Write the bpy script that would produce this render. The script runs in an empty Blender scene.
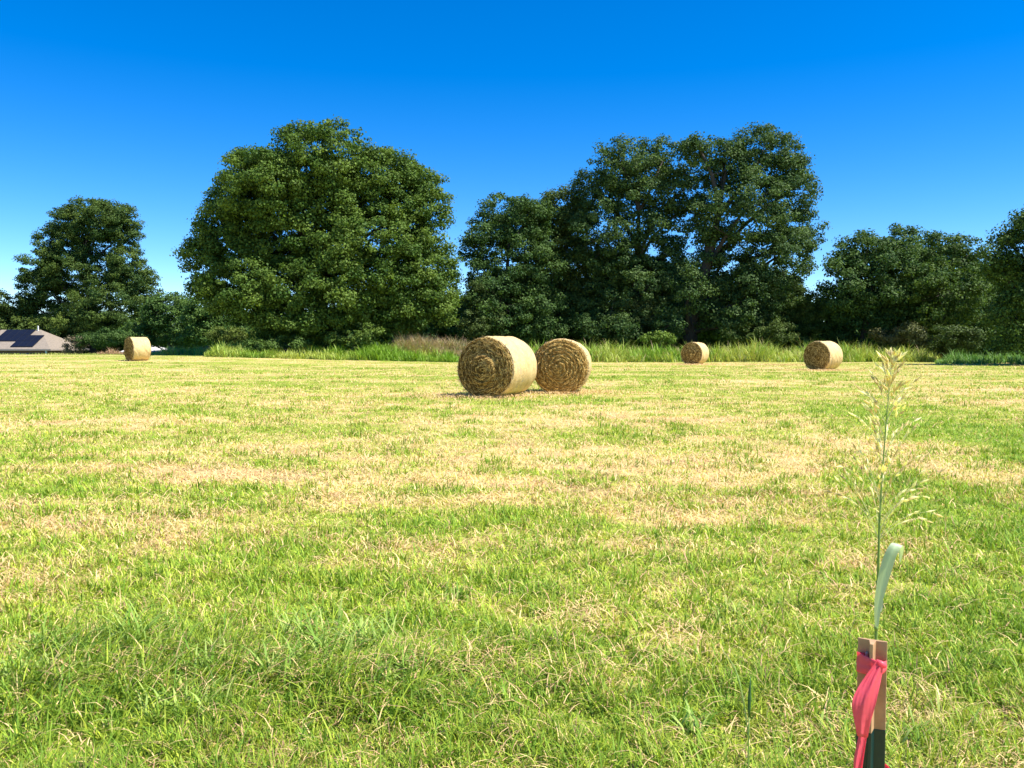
import bpy, math, numpy as np
from mathutils import Vector
C = bpy.context.scene.collection
R = math.radians
# ---------------------------------------------------------------- camera
F = 835.0; PITCH = R(2.64); EYE = 1.5
cam = bpy.data.cameras.new('camera'); camo = bpy.data.objects.new('camera', cam); C.objects.link(camo)
cam.sensor_width = 36; cam.lens = F/1024*36; cam.clip_start = .05; cam.clip_end = 3000
camo.location = (0, 0, EYE); camo.rotation_euler = (math.pi/2-PITCH, 0, 0)
S = bpy.context.scene; S.camera = camo
S.render.resolution_x = 1024; S.render.resolution_y = 768
# ---------------------------------------------------------------- light
SUN_EL, SUN_AZ = 57.0, -18.0          # azimuth measured from +X (right of the photo) towards +Y
sd = Vector((math.cos(R(SUN_EL))*math.cos(R(SUN_AZ)), math.cos(R(SUN_EL))*math.sin(R(SUN_AZ)), math.sin(R(SUN_EL))))
W = bpy.data.worlds.new('World'); S.world = W; W.use_nodes = True
nt = W.node_tree; bg = nt.nodes['Background']
sky = nt.nodes.new('ShaderNodeTexSky'); sky.sky_type = 'NISHITA'; sky.sun_disc = False
sky.sun_elevation = R(SUN_EL); sky.sun_rotation = R(90-SUN_AZ); sky.air_density = 1.0; sky.dust_density = 0.0; sky.ozone_density = 3.0; sky.altitude = 2500
hs = nt.nodes.new('ShaderNodeHueSaturation'); hs.inputs['Saturation'].default_value = 1.44; hs.inputs['Hue'].default_value = .507
hs.inputs['Value'].default_value = 1.0
nt.links.new(sky.outputs[0], hs.inputs['Color']); nt.links.new(hs.outputs[0], bg.inputs[0])
bg.inputs[1].default_value = 0.112
sl = bpy.data.lights.new('sun', 'SUN'); sl.energy = 4.6; sl.angle = R(.5); sl.color = (1, .95, .86)
so = bpy.data.objects.new('sun', sl); C.objects.link(so); so.rotation_euler = sd.to_track_quat('Z', 'Y').to_euler()
S.view_settings.view_transform = 'Standard'; S.view_settings.look = 'None'
S.view_settings.exposure = 1.05; S.view_settings.gamma = 1
S.render.engine = 'CYCLES'
S.cycles.max_bounces = 5; S.cycles.diffuse_bounces = 3; S.cycles.glossy_bounces = 2; S.cycles.transmission_bounces = 3
S.cycles.transparent_max_bounces = 6

# ---------------------------------------------------------------- helpers
def P(px, py, Y):
    u = (px-512)/F; v = -(py-384)/F
    d = (u, math.cos(PITCH)+v*math.sin(PITCH), -math.sin(PITCH)+v*math.cos(PITCH))
    t = Y/d[1]
    return np.array([d[0]*t, Y, EYE+d[2]*t])
def smooth(t):
    t = np.clip(t, 0, 1); return t*t*(3-2*t)
_ng = np.random.default_rng(77).random((256, 256))
def vnoise(x, y, ox=0, oy=0):
    x = np.asarray(x, float)+ox+1000; y = np.asarray(y, float)+oy+1000
    xi = np.floor(x).astype(int); yi = np.floor(y).astype(int); fx = smooth(x-xi); fy = smooth(y-yi)
    a = _ng[xi % 256, yi % 256]; b = _ng[(xi+1) % 256, yi % 256]; c = _ng[xi % 256, (yi+1) % 256]; d = _ng[(xi+1) % 256, (yi+1) % 256]
    return (a*(1-fx)+b*fx)*(1-fy)+(c*(1-fx)+d*fx)*fy
def fbm(x, y, s=1., o=4, seed=0):
    t = 0; a = .5; n = 0
    for i in range(o):
        t = t+a*vnoise(x*s, y*s, seed*17.3+i*31.7, seed*9.1+i*11.3); n += a; a *= .55; s *= 2.03
    return t/n
def H(x, y):
    x = np.asarray(x, float); y = np.asarray(y, float)
    left = smooth((-x-4)/25)
    h = .60*smooth((y-45)/34)*left
    h = h-2.5*smooth((y-84)/22)*smooth((-x-22)/16)
    h = h+.75*np.exp(-((x+8.5)/7)**2-((y-80)/5)**2)
    h = h+.035*(fbm(x, y, .5, 3, 3)-.5)*smooth(y/2)
    h = h+.085*np.exp(-((y-(3.85+.08*x))/.4)**2)*smooth((.1-x)/.8)*smooth((fbm(x, y, 1.6, 3, 5)-.25)/.5)   # low ridge of raked grass
    return h
def mesh(name, V, faces=None, quads=None, tris=None, mat=None, parent=None, col=None, smooth_=False):
    """V (n,3); quads (m,4) and / or tris (k,3) arrays, or a list of faces"""
    me = bpy.data.meshes.new(name)
    if faces is not None:
        me.from_pydata([tuple(v) for v in V], [], faces)
    else:
        V = np.asarray(V, np.float32)
        q = np.zeros((0, 4), np.int32) if quads is None else np.asarray(quads, np.int32)
        t = np.zeros((0, 3), np.int32) if tris is None else np.asarray(tris, np.int32)
        me.vertices.add(len(V)); me.vertices.foreach_set('co', V.ravel())
        nl = q.size+t.size; me.loops.add(nl); me.polygons.add(len(q)+len(t))
        me.loops.foreach_set('vertex_index', np.concatenate([q.ravel(), t.ravel()]))
        ls = np.concatenate([np.arange(len(q))*4, q.size+np.arange(len(t))*3]).astype(np.int32)
        me.polygons.foreach_set('loop_start', ls)
        me.update(calc_edges=True)
    if smooth_: me.polygons.foreach_set('use_smooth', np.ones(len(me.polygons), bool))
    if col is not None:
        ca = me.color_attributes.new('Col', 'FLOAT_COLOR', 'POINT')
        c4 = np.ones((len(V), 4), np.float32); c4[:, :3] = col; ca.data.foreach_set('color', c4.ravel())
    if mat: me.materials.append(mat)
    o = bpy.data.objects.new(name, me); C.objects.link(o)
    if parent: o.parent = parent
    return o
def tag(o, label=None, cat=None, group=None, kind=None):
    for k, v in (('label', label), ('category', cat), ('group', group), ('kind', kind)):
        if v: o[k] = v
    return o
def thing(name, loc, label, cat, group=None, rz=0):
    o = bpy.data.objects.new(name, None); C.objects.link(o); o.location = tuple(map(float, loc)); o.rotation_euler = (0, 0, rz)
    o.empty_display_size = .2
    return tag(o, label, cat, group)
class MB:
    """plain polygon collector for built things"""
    def __init__(s): s.v = []; s.f = []
    def box(s, x0, x1, y0, y1, z0, z1):
        b = len(s.v); s.v += [(x, y, z) for z in (z0, z1) for y in (y0, y1) for x in (x0, x1)]
        s.f += [tuple(b+i for i in f) for f in ((0, 2, 3, 1), (4, 5, 7, 6), (0, 1, 5, 4), (1, 3, 7, 5), (3, 2, 6, 7), (2, 0, 4, 6))]
    def poly(s, pts):
        b = len(s.v); s.v += [tuple(p) for p in pts]; s.f.append(tuple(range(b, b+len(pts))))
    def tube(s, pts, rad, n=8, cap=True):
        pts = [Vector(p) for p in pts]; b = len(s.v)
        if not hasattr(rad, '__len__'): rad = [rad]*len(pts)
        up = Vector((.31, .17, .93))
        for i, p in enumerate(pts):
            t = (pts[min(i+1, len(pts)-1)]-pts[max(i-1, 0)]).normalized()
            a = t.cross(up)
            if a.length < .05: a = t.cross(Vector((1, 0, 0)))
            a.normalize(); c = t.cross(a)
            for k in range(n):
                w = 2*math.pi*k/n; s.v.append(tuple(p+(a*math.cos(w)+c*math.sin(w))*rad[i]))
        for i in range(len(pts)-1):
            for k in range(n):
                k2 = (k+1) % n; s.f.append((b+i*n+k, b+i*n+k2, b+(i+1)*n+k2, b+(i+1)*n+k))
        if cap:
            s.f.append(tuple(b+k for k in range(n))[::-1]); s.f.append(tuple(b+(len(pts)-1)*n+k for k in range(n)))
    def build(s, name, mat, parent=None, sm=False, col=None):
        return mesh(name, s.v, faces=s.f, mat=mat, parent=parent, smooth_=sm, col=col)

# ---------------------------------------------------------------- materials
def newmat(name):
    m = bpy.data.materials.new(name); m.use_nodes = True
    return m, m.node_tree, m.node_tree.nodes['Principled BSDF']
def plain(name, rgb, rough=.7, noise=0., scale=20., bump=0., metal=0., spec=.5, rgb2=None, stretch=(1, 1, 1)):
    m, t, b = newmat(name); b.inputs['Roughness'].default_value = rough; b.inputs['Metallic'].default_value = metal
    b.inputs['Specular IOR Level'].default_value = spec
    b.inputs['Base Color'].default_value = (*rgb, 1)
    if noise or rgb2:
        tc = t.nodes.new('ShaderNodeTexCoord'); mp = t.nodes.new('ShaderNodeMapping'); mp.inputs['Scale'].default_value = stretch
        n = t.nodes.new('ShaderNodeTexNoise'); n.inputs['Scale'].default_value = scale; n.inputs['Detail'].default_value = 6; n.inputs['Roughness'].default_value = .65
        t.links.new(tc.outputs['Object'], mp.inputs[0]); t.links.new(mp.outputs[0], n.inputs['Vector'])
        r = t.nodes.new('ShaderNodeValToRGB'); r.color_ramp.elements[0].position = .32; r.color_ramp.elements[1].position = .68
        c2 = rgb2 or tuple(min(1, c*(1+noise)) for c in rgb); c1 = rgb if rgb2 else tuple(c*(1-noise) for c in rgb)
        r.color_ramp.elements[0].color = (*c1, 1); r.color_ramp.elements[1].color = (*c2, 1)
        t.links.new(n.outputs['Fac'], r.inputs[0]); t.links.new(r.outputs[0], b.inputs['Base Color'])
        if bump:
            bp = t.nodes.new('ShaderNodeBump'); bp.inputs['Strength'].default_value = bump; bp.inputs['Distance'].default_value = .02
            t.links.new(n.outputs['Fac'], bp.inputs['Height']); t.links.new(bp.outputs[0], b.inputs['Normal'])
    return m
def colmat(name, trans=.3, rough=.6, spec=.3, fine=0., tint=(1, 1, 1)):
    """colour comes from the mesh's own Col attribute (plant colour per blade or leaf)"""
    m, t, b = newmat(name); L = t.links
    at = t.nodes.new('ShaderNodeAttribute'); at.attribute_name = 'Col'
    src = at.outputs['Color']
    if fine:
        tc = t.nodes.new('ShaderNodeTexCoord'); n = t.nodes.new('ShaderNodeTexNoise'); n.inputs['Scale'].default_value = 9; n.inputs['Detail'].default_value = 9; n.inputs['Roughness'].default_value = .75
        L.new(tc.outputs['Object'], n.inputs['Vector'])
        mr = t.nodes.new('ShaderNodeMapRange'); mr.inputs[1].default_value = .3; mr.inputs[2].default_value = .7; mr.inputs[3].default_value = 1-fine; mr.inputs[4].default_value = 1+fine
        L.new(n.outputs['Fac'], mr.inputs[0])
        vm = t.nodes.new('ShaderNodeVectorMath'); vm.operation = 'SCALE'; L.new(src, vm.inputs[0]); L.new(mr.outputs[0], vm.inputs['Scale']); src = vm.outputs[0]
        bp = t.nodes.new('ShaderNodeBump'); bp.inputs['Strength'].default_value = .6; bp.inputs['Distance'].default_value = .03
        L.new(n.outputs['Fac'], bp.inputs['Height']); L.new(bp.outputs[0], b.inputs['Normal'])
    L.new(src, b.inputs['Base Color']); b.inputs['Roughness'].default_value = rough; b.inputs['Specular IOR Level'].default_value = spec
    if trans:
        tr = t.nodes.new('ShaderNodeBsdfTranslucent'); mx = t.nodes.new('ShaderNodeMixShader'); mx.inputs[0].default_value = trans
        vm = t.nodes.new('ShaderNodeVectorMath'); vm.operation = 'MULTIPLY'; vm.inputs[1].default_value = (1.2, 1.25, .6); L.new(src, vm.inputs[0])
        L.new(vm.outputs[0], tr.inputs[0]); L.new(b.outputs[0], mx.inputs[1]); L.new(tr.outputs[0], mx.inputs[2])
        L.new(mx.outputs[0], t.nodes['Material Output'].inputs[0])
    return m
M_ground = colmat('soil_and_thatch', 0, .95, .1, fine=.35)
M_grass = colmat('grass_blade', .24, .6, .25)
M_straw = colmat('dry_straw', .1, .75, .15)
M_leaf = colmat('tree_leaf', .26, .62, .16)
M_bark = plain('bark', (.03, .025, .02), .9, rgb2=(.075, .062, .05), scale=6, bump=.6, stretch=(3, 3, .6))

# ---------------------------------------------------------------- ground
# world-space blotches of dry or green grass: (x, y, rx, ry, amount)
def spot(px, py, wpx, hm, amt):
    g = P(px, py, 1.); d = g-np.array([0, 0, EYE]); Y = EYE/(-d[2]); X = d[0]*Y
    return (X, Y, wpx/F*Y, hm, amt)
SPOTS = [spot(180, 472, 130, 1.2, .30), spot(420, 452, 170, 1.5, .28), spot(640, 470, 120, 1.3, .20), spot(760, 480, 140, 1.6, .22), spot(640, 515, 110, .6, .22),
         spot(330, 520, 200, .8, .22), spot(470, 620, 130, .45, .22), spot(860, 440, 90, 2., .2), spot(600, 580, 90, .3, .2), spot(320, 700, 90, .2, .12),
         spot(1010, 440, 75, 6., -1.1), spot(1000, 520, 80, 2., -.8), spot(980, 620, 130, 1.2, -.45), spot(820, 700, 200, .5, -.25), spot(150, 560, 140, .5, -.12), spot(600, 440, 60, 1., -.15),
         spot(150, 700, 230, .6, -.35), spot(450, 720, 200, .4, -.10), spot(130, 620, 60, .3, .1), spot(870, 560, 60, .5, .05), spot(980, 420, 90, 4., -.3)]
def dry(x, y):
    x = np.asarray(x, float); y = np.asarray(y, float)
    d = .27*fbm(x*.5, y, .55, 4, 1)+.15*fbm(x*.16, y*.8, .5, 3, 2)+.34*fbm(x*.6, y, 1.7, 3, 6)+.24*fbm(x*.6, y, 4.3, 2, 16)
    d = .5+(d-.5)*2.0-.10
    d = d+.07*smooth((y-3.4)/2.5)-.03*smooth((y-22)/20)                       # drier, shorter stubble away from the edge
    for (X, Y, a, b, m) in SPOTS:
        d = d+.62*m*np.exp(-((x-X)/a)**2-((y-Y)/b)**2)
    d = d+.06*np.sin(y*.9+.6*np.sin(x*.11)+2*fbm(x*.3, y, .4, 2, 8))*smooth((y-12)/12)   # swaths of the mower
    return np.clip(d, 0, 1)
def mixc(a, b, t): return np.asarray(a)*(1-t[:, None])+np.asarray(b)*t[:, None]
GREEN = np.array((.19, .33, .03)); LIME = np.array((.44, .52, .045)); STRAW = np.array((.74, .56, .25)); TAN = np.array((.60, .36, .20)); SOIL = np.array((.24, .165, .09))
def axis(parts):
    out = [np.arange(a, b, s) for a, b, s in parts]; return np.concatenate(out+[[parts[-1][1]]])
gx = axis([(-900, -200, 70), (-200, -60, 7), (-60, -15, 1.), (-15, -5, .25), (-5, 5, .1), (5, 15, .25), (15, 60, 1.), (60, 200, 7), (200, 900, 70)])
gy = axis([(-300, -20, 20), (-20, 0, 1), (0, 12, .1), (12, 30, .3), (30, 130, .8), (130, 300, 8), (300, 1800, 100)])
GX, GY = np.meshgrid(gx, gy); X = GX.ravel(); Y = GY.ravel(); Z = H(X, Y)
n, m_ = len(gx), len(gy); i = np.arange((m_-1)*(n-1)); r_, c_ = i//(n-1), i % (n-1); a = r_*n+c_
D = dry(X, Y); fn = fbm(X, Y, 3.1, 3, 21)
gc = mixc((.27, .32, .045), (.60, .44, .20), smooth((D-.2)/.6)); gc = mixc(gc[0]*0+SOIL, gc, np.clip(.62+1.1*(fn-.35)+.35*smooth((Y-10)/15), 0, 1)) if False else gc*(1-.35*smooth((fn-.5)/.3)*(1-.6*smooth((Y-8)/20)))[:, None]
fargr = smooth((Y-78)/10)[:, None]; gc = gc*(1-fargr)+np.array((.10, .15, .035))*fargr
g = mesh('ground', np.stack([X, Y, Z], 1), quads=np.stack([a, a+1, a+n+1, a+n], 1), mat=M_ground, col=gc, smooth_=True); tag(g, kind='structure')

# ---------------------------------------------------------------- grass blades
def blades(pos, az, h, w, lean, col, tipcol=None, droop=.5):
    """pos (n,3) roots; each blade: 2 quads and a tip; lean 0 = upright, 1 = flat"""
    n = len(pos); dx, dy = np.cos(az), np.sin(az); sx, sy = -dy, dx
    V = np.zeros((n, 7, 3), np.float32)
    for k, t in enumerate((0, .4, .75, 1.)):
        l = lean*(.55+.45*t)+droop*t*t*.35
        out = h*t*np.sin(np.clip(l, 0, 1.6)*1.45); up = h*t*np.cos(np.clip(l, 0, 1.05)*1.45)
        cx = pos[:, 0]+dx*out; cy = pos[:, 1]+dy*out; cz = pos[:, 2]+np.maximum(up, .004)
        ww = w*(1, .85, .5, 0)[k]*.5
        if k < 3:
            V[:, 2*k] = np.stack([cx-sx*ww, cy-sy*ww, cz], 1); V[:, 2*k+1] = np.stack([cx+sx*ww, cy+sy*ww, cz], 1)
        else: V[:, 6] = np.stack([cx, cy, cz], 1)
    b = np.arange(n)[:, None]*7
    Q = np.concatenate([b+np.array([[0, 1, 3, 2]]), b+np.array([[2, 3, 5, 4]])]); T = b+np.array([[4, 5, 6]])
    c = np.repeat(col[:, None, :], 7, 1).astype(np.float32)
    if tipcol is not None:
        c[:, 4:6] = c[:, 4:6]*.6+tipcol[:, None, :]*.4; c[:, 6] = tipcol
    return V.reshape(-1, 3), Q, T, c.reshape(-1, 3)
def join(parts):
    Vs, Qs, Ts, Cs = [], [], [], []; o = 0
    for V, Q, T, c in parts: Vs.append(V); Qs.append(Q+o); Ts.append(T+o); Cs.append(c); o += len(V)
    return np.concatenate(Vs), np.concatenate(Qs), np.concatenate(Ts), np.concatenate(Cs)
rng = np.random.default_rng(5)
def scatter(n, d0, d1, spread=.72, p=0.):
    """roots over the field in front of the camera, density falling as 1/d^2"""
    d = d0*(d1/d0)**rng.random(n); u = (rng.random(n)*2-1)*spread
    x = u*(d+.9)+0; return x, d
def grasscol(x, y, n, jitter=.24):
    D = dry(x, y)+rng.normal(0, jitter, n)
    c = mixc(GREEN, LIME, smooth((D-.02)/.42)); c = np.where((D > .47)[:, None], mixc(LIME, STRAW, smooth((D-.47)/.3)), c)
    c = np.where((rng.random(n) < .05)[:, None], TAN, c)
    hot = smooth((fbm(x*.6, y, 1.1, 3, 61)-.50)/.1)*smooth((D-.45)/.2)*.8; c = c*(1-hot[:, None])+TAN*hot[:, None]
    c = c*(1-.13*smooth((4.6-y)/1.2))[:, None]
    return c*(rng.normal(1, .30, n).clip(.45, 1.6))[:, None]
def clump(n, k, x, y, s):
    """pull roots into tufts"""
    i = rng.integers(0, k, n); return x[i]+rng.normal(0, 1, n)*s[i], y[i]+rng.normal(0, 1, n)*s[i]
parts = []
NB = 1150000
x, y = scatter(NB, 2.3, 76)
D = dry(x, y); keep = rng.random(NB) < (1.08-.62*smooth((D-.25)/.6)); x, y, D = x[keep], y[keep], D[keep]; n = len(x)
ok = ~((x < -20) & (y > 82)); x, y, D = x[ok], y[ok], D[ok]; n = len(x)
sc = (np.maximum(y, 3)/3)**.55
tall = fbm(x, y, 1.4, 3, 12)
h = (.026+.060*rng.random(n)**1.6)*(1.2-.5*D)*(1-.22*smooth((y-5)/6))*(.65+.8*tall)*(.25+1.5*smooth((fbm(x, y, 7., 2, 91)-.2)/.6)*np.exp(-y/14)+.6*(1-np.exp(-y/14)))*(np.maximum(y, 3)/3)**.10
w = (.0028+.0034*rng.random(n))*sc
parts.append(blades(np.stack([x, y, H(x, y)-.004], 1), rng.random(n)*6.283, h, w, rng.random(n)**.9*.95+.05, grasscol(x, y, n), droop=.6))
# the near camera foot area, outside the picture, at a lower density
x = rng.uniform(-4, 4, 26000); y = rng.uniform(-1.5, 2.6, 26000); n = len(x)
parts.append(blades(np.stack([x, y, H(x, y)-.004], 1), rng.random(n)*6.283, .04+.06*rng.random(n), .006+.003*rng.random(n), rng.random(n)*.7, grasscol(x, y, n)))
# green tufts standing out of the stubble
k = 2600; cx, cy = scatter(k, 2.6, 60); kk = (dry(cx, cy) < .62) | (rng.random(k) < .35); cx, cy = cx[kk], cy[kk]; k = len(cx)
s = .035*(np.maximum(cy, 3)/3)**.55*(.6+rng.random(k)); n = 62000; i = rng.integers(0, k, n)
x = cx[i]+rng.normal(0, 1, n)*s[i]*1.5; y = cy[i]+rng.normal(0, 1, n)*s[i]
h = (.06+.08*rng.random(n))*(.7+.6*rng.random(k)[i]); c = mixc(GREEN*1.0, LIME*.8, rng.random(n)**1.5)*(.8+.4*rng.random(k)[i])[:, None]
parts.append(blades(np.stack([x, y, H(x, y)-.004], 1), rng.random(n)*6.283, h, (.005+.003*rng.random(n))*(np.maximum(y, 3)/3)**.55, rng.random(n)*.6, c))
# longer uncut grass in the band along the left of the foreground
n = 20000; t = rng.random(n); x = -2.9+3.0*t-rng.random(n)*.6; y = 3.8+.08*x+.16*np.sin(x*2.3)+rng.normal(0, .26, n)
dn = fbm(x, y, 2.2, 2, 9); kk = dn > .46; x, y = x[kk], y[kk]; n = len(x)
c = mixc(np.array((.13, .26, .03)), LIME, rng.random(n)**1.5); c = np.where((rng.random(n) < .07)[:, None], STRAW*.9, c)
parts.append(blades(np.stack([x, y, H(x, y)-.004], 1), rng.normal(-.2, 1.1, n), .07+.17*rng.random(n)**2.2, .004+.005*rng.random(n), .1+.75*rng.random(n), c*(rng.normal(1, .15, n))[:, None], droop=.7))
for (px, py, nn, hh, sp) in ((135, 650, 26, .24, .03), (325, 668, 40, .22, .05), (272, 690, 26, .18, .03), (215, 680, 40, .18, .07), (60, 660, 60, .16, .09), (500, 640, 24, .10, .04), (15, 690, 50, .15, .08),
                              (400, 690, 40, .12, .06), (300, 640, 60, .16, .08), (370, 650, 60, .18, .07), (690, 735, 16, .12, .03), (880, 745, 60, .11, .12), (180, 715, 60, .13, .08), (455, 600, 30, .10, .05), (735, 620, 30, .1, .05)):
    X0, Y0 = spot(px, py, 1, 1, 0)[:2]; x = X0+rng.normal(0, sp, nn); y = Y0+rng.normal(0, sp, nn)
    nn = int(nn*1.7); x = X0+rng.normal(0, sp*1.1, nn); y = Y0+rng.normal(0, sp*1.1, nn); c = mixc(np.array((.13, .27, .02)), np.array((.46, .54, .14)), rng.random(nn)**1.3); hh = hh*1.12
    parts.append(blades(np.stack([x, y, H(x, y)-.004], 1), rng.random(nn)*6.283, hh*(.6+.6*rng.random(nn)), .009+.007*rng.random(nn), .1+.45*rng.random(nn), c, droop=.8))
V, Q, T, c = join(parts)
tag(mesh('field_grass', V, quads=Q, tris=T, mat=M_grass, col=c), 'short mown grass with green tufts and dry stubble', 'grass', kind='stuff')
# cut straw lying on top
parts = []
n = 190000; x, y = scatter(n, 2.3, 70); D = dry(x, y); kk = rng.random(n) < .08+.8*smooth((D-.3)/.5); x, y = x[kk], y[kk]; n = len(x)
c = mixc(STRAW*1.05, TAN*.95, rng.random(n)**1.6)*(rng.normal(1, .14, n).clip(.6, 1.4))[:, None]
parts.append(blades(np.stack([x, y, H(x, y)+.012+.028*rng.random(n)], 1), rng.random(n)*6.283, (.04+.10*rng.random(n)**1.6)*(np.maximum(y, 3)/3)**.3, (.0028+.0024*rng.random(n))*(np.maximum(y, 3)/3)**.7, .82+.2*rng.random(n), c, droop=.15))
# loose hay round the bales and a thin raked line in the foreground
for (X0, Y0, sx, sy, nn) in ((-1.2, 24.4, 2.4, 1.6, 2600), (1.8, 26.3, 2.0, 1.4, 2000), (14.3, 65, 3, 2, 1200), (19, 49.5, 3, 1.6, 1400), (20., 63, 3, .8, 1500), (-.8, 3.75, 1.6, .35, 900)):
    x = X0+rng.normal(0, sx*.5, nn); y = Y0+rng.normal(0, sy*.5, nn); s = (np.maximum(Y0, 3)/3)**.6
    c = mixc(STRAW, TAN*.8, rng.random(nn))*(rng.normal(1, .15, nn))[:, None]
    parts.append(blades(np.stack([x, y, H(x, y)+.01+.05*rng.random(nn)], 1), rng.random(nn)*6.283, (.06+.16*rng.random(nn)), (.003+.002*rng.random(nn))*s, .75+.3*rng.random(nn), c, droop=.2))
V, Q, T, c = join(parts)
tag(mesh('cut_straw', V, quads=Q, tris=T, mat=M_straw, col=c), 'dry cut hay lying in patches over the mown field', 'straw', kind='stuff')
# tall weeds along the far edge of the field
parts = []
def weeds(px0, px1, y0, y1, n, hmin, hmax, cols, w=.05, seedfrac=0., seedcol=(.5, .33, .22), lean=.35):
    y = rng.uniform(y0, y1, n); px = rng.uniform(px0, px1, n); x = (px-512)/F*y
    k = fbm(x, y, .35, 3, 31); h = (hmin+(hmax-hmin)*rng.random(n))*(.55+.9*k)
    fr = np.minimum(px-px0, px1-px)/18.; kp = (fbm(x, y, 1.1, 2, 71) > .33+.2*rng.random(n)) & (y-y0 > 1.6*fbm(x, y*0, .7, 3, 81)-.4)
    x, y, px, h, fr = x[kp], y[kp], px[kp], h[kp], fr[kp]; n = len(x); h = h*(.35+.65*smooth(fr))
    edge = smooth((y-y0)/max(.1, (y1-y0))*3); h = h*(.55+.45*edge)
    h = h*(.35+1.3*fbm(x, y*.4, 1.3, 3, 51)); q = fbm(x, y, .3, 2, 41); c = mixc(cols[0], cols[1], smooth((q+rng.normal(0, .12, n)-.3)/.4))*(rng.normal(1, .15, n).clip(.6, 1.4))[:, None]
    tip = c.copy(); sfl = rng.random(n) < seedfrac; tip[sfl] = seedcol; c[sfl] = c[sfl]*.5+np.array(seedcol)*.5
    parts.append(blades(np.stack([x, y, H(x, y)-.02], 1), rng.random(n)*6.283, h, w*(.5+rng.random(n)), lean*1.7*rng.random(n)+.02, c, tipcol=tip, droop=.5))
BG1, BG2 = (.19, .33, .03), (.44, .50, .11)
weeds(205, 470, 71.5, 79, 24000, .6, 1.35, (BG1, BG2), .06)
weeds(470, 940, 74.5, 84, 46000, .6, 2.1, (BG1, BG2), .06, .10)
weeds(385, 490, 74.5, 84, 26000, 1.1, 1.9, ((.22, .27, .09), (.36, .33, .16)), .05, .55, (.46, .30, .22))
weeds(470, 960, 85, 91, 7000, 1.0, 1.9, ((.16, .22, .05), (.28, .26, .11)), .05, .3, (.36, .25, .16))
weeds(150, 250, 78, 84, 7000, .4, .9, ((.26, .36, .05), (.36, .42, .08)), .05, .15)
weeds(190, 232, 82, 86, 2500, .9, 1.4, ((.32, .27, .12), (.42, .27, .16)), .05, .8, (.48, .27, .18))
weeds(98, 126, 82, 85, 700, .5, 1.0, ((.34, .27, .12), (.42, .27, .16)), .05, .8, (.48, .28, .18))
weeds(12, 50, 99, 103, 1500, .9, 1.6, ((.16, .34, .04), (.27, .46, .06)), .07)
weeds(-60, 150, 80, 84, 3000, .08, .22, ((.28, .36, .06), (.4, .4, .12)), .05)
weeds(935, 1100, 66, 78, 9000, .5, 1.2, ((.08, .2, .035), (.14, .26, .05)), .06)
V, Q, T, c = join(parts)
tag(mesh('tall_grass', V, quads=Q, tris=T, mat=M_grass, col=c), 'uncut tall grass and weeds along the far edge of the field', 'tall grass', kind='stuff')

# ---------------------------------------------------------------- round hay bales
def netmat():
    m, t, b = newmat('net_wrap'); L = t.links
    tc = t.nodes.new('ShaderNodeTexCoord')
    def ns(scale, st, det=6):
        mp = t.nodes.new('ShaderNodeMapping'); mp.inputs['Scale'].default_value = st; L.new(tc.outputs['UV'], mp.inputs[0])
        n = t.nodes.new('ShaderNodeTexNoise'); n.inputs['Scale'].default_value = scale; n.inputs['Detail'].default_value = det; n.inputs['Roughness'].default_value = .7
        L.new(mp.outputs[0], n.inputs['Vector']); return n.outputs['Fac']
    n1 = ns(1, (60, 9, 1)); n2 = ns(1, (5, 4, 1))
    r = t.nodes.new('ShaderNodeValToRGB'); e = r.color_ramp.elements; e[0].position = .36; e[0].color = (.36, .21, .07, 1); e[1].position = .62; e[1].color = (.82, .61, .28, 1)
    e2 = r.color_ramp.elements.new(.45); e2.color = (.60, .42, .17, 1)
    mx = t.nodes.new('ShaderNodeMath'); mx.operation = 'MULTIPLY_ADD'; mx.inputs[1].default_value = .45; L.new(n2, mx.inputs[0])
    sc = t.nodes.new('ShaderNodeMath'); sc.operation = 'MULTIPLY'; sc.inputs[1].default_value = .55; L.new(n1, sc.inputs[0]); L.new(sc.outputs[0], mx.inputs[2])
    ad = t.nodes.new('ShaderNodeMath'); ad.operation = 'ADD'; ad.inputs[1].default_value = .03; L.new(mx.outputs[0], ad.inputs[0])
    L.new(ad.outputs[0], r.inputs[0]); L.new(r.outputs[0], b.inputs['Base Color'])
    b.inputs['Roughness'].default_value = .6; b.inputs['Specular IOR Level'].default_value = .3
    bp = t.nodes.new('ShaderNodeBump'); bp.inputs['Strength'].default_value = .9; bp.inputs['Distance'].default_value = .04; L.new(n1, bp.inputs['Height']); L.new(bp.outputs[0], b.inputs['Normal'])
    return m
M_net = netmat(); M_hay = colmat('packed_hay', 0, .9, .1)
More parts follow.
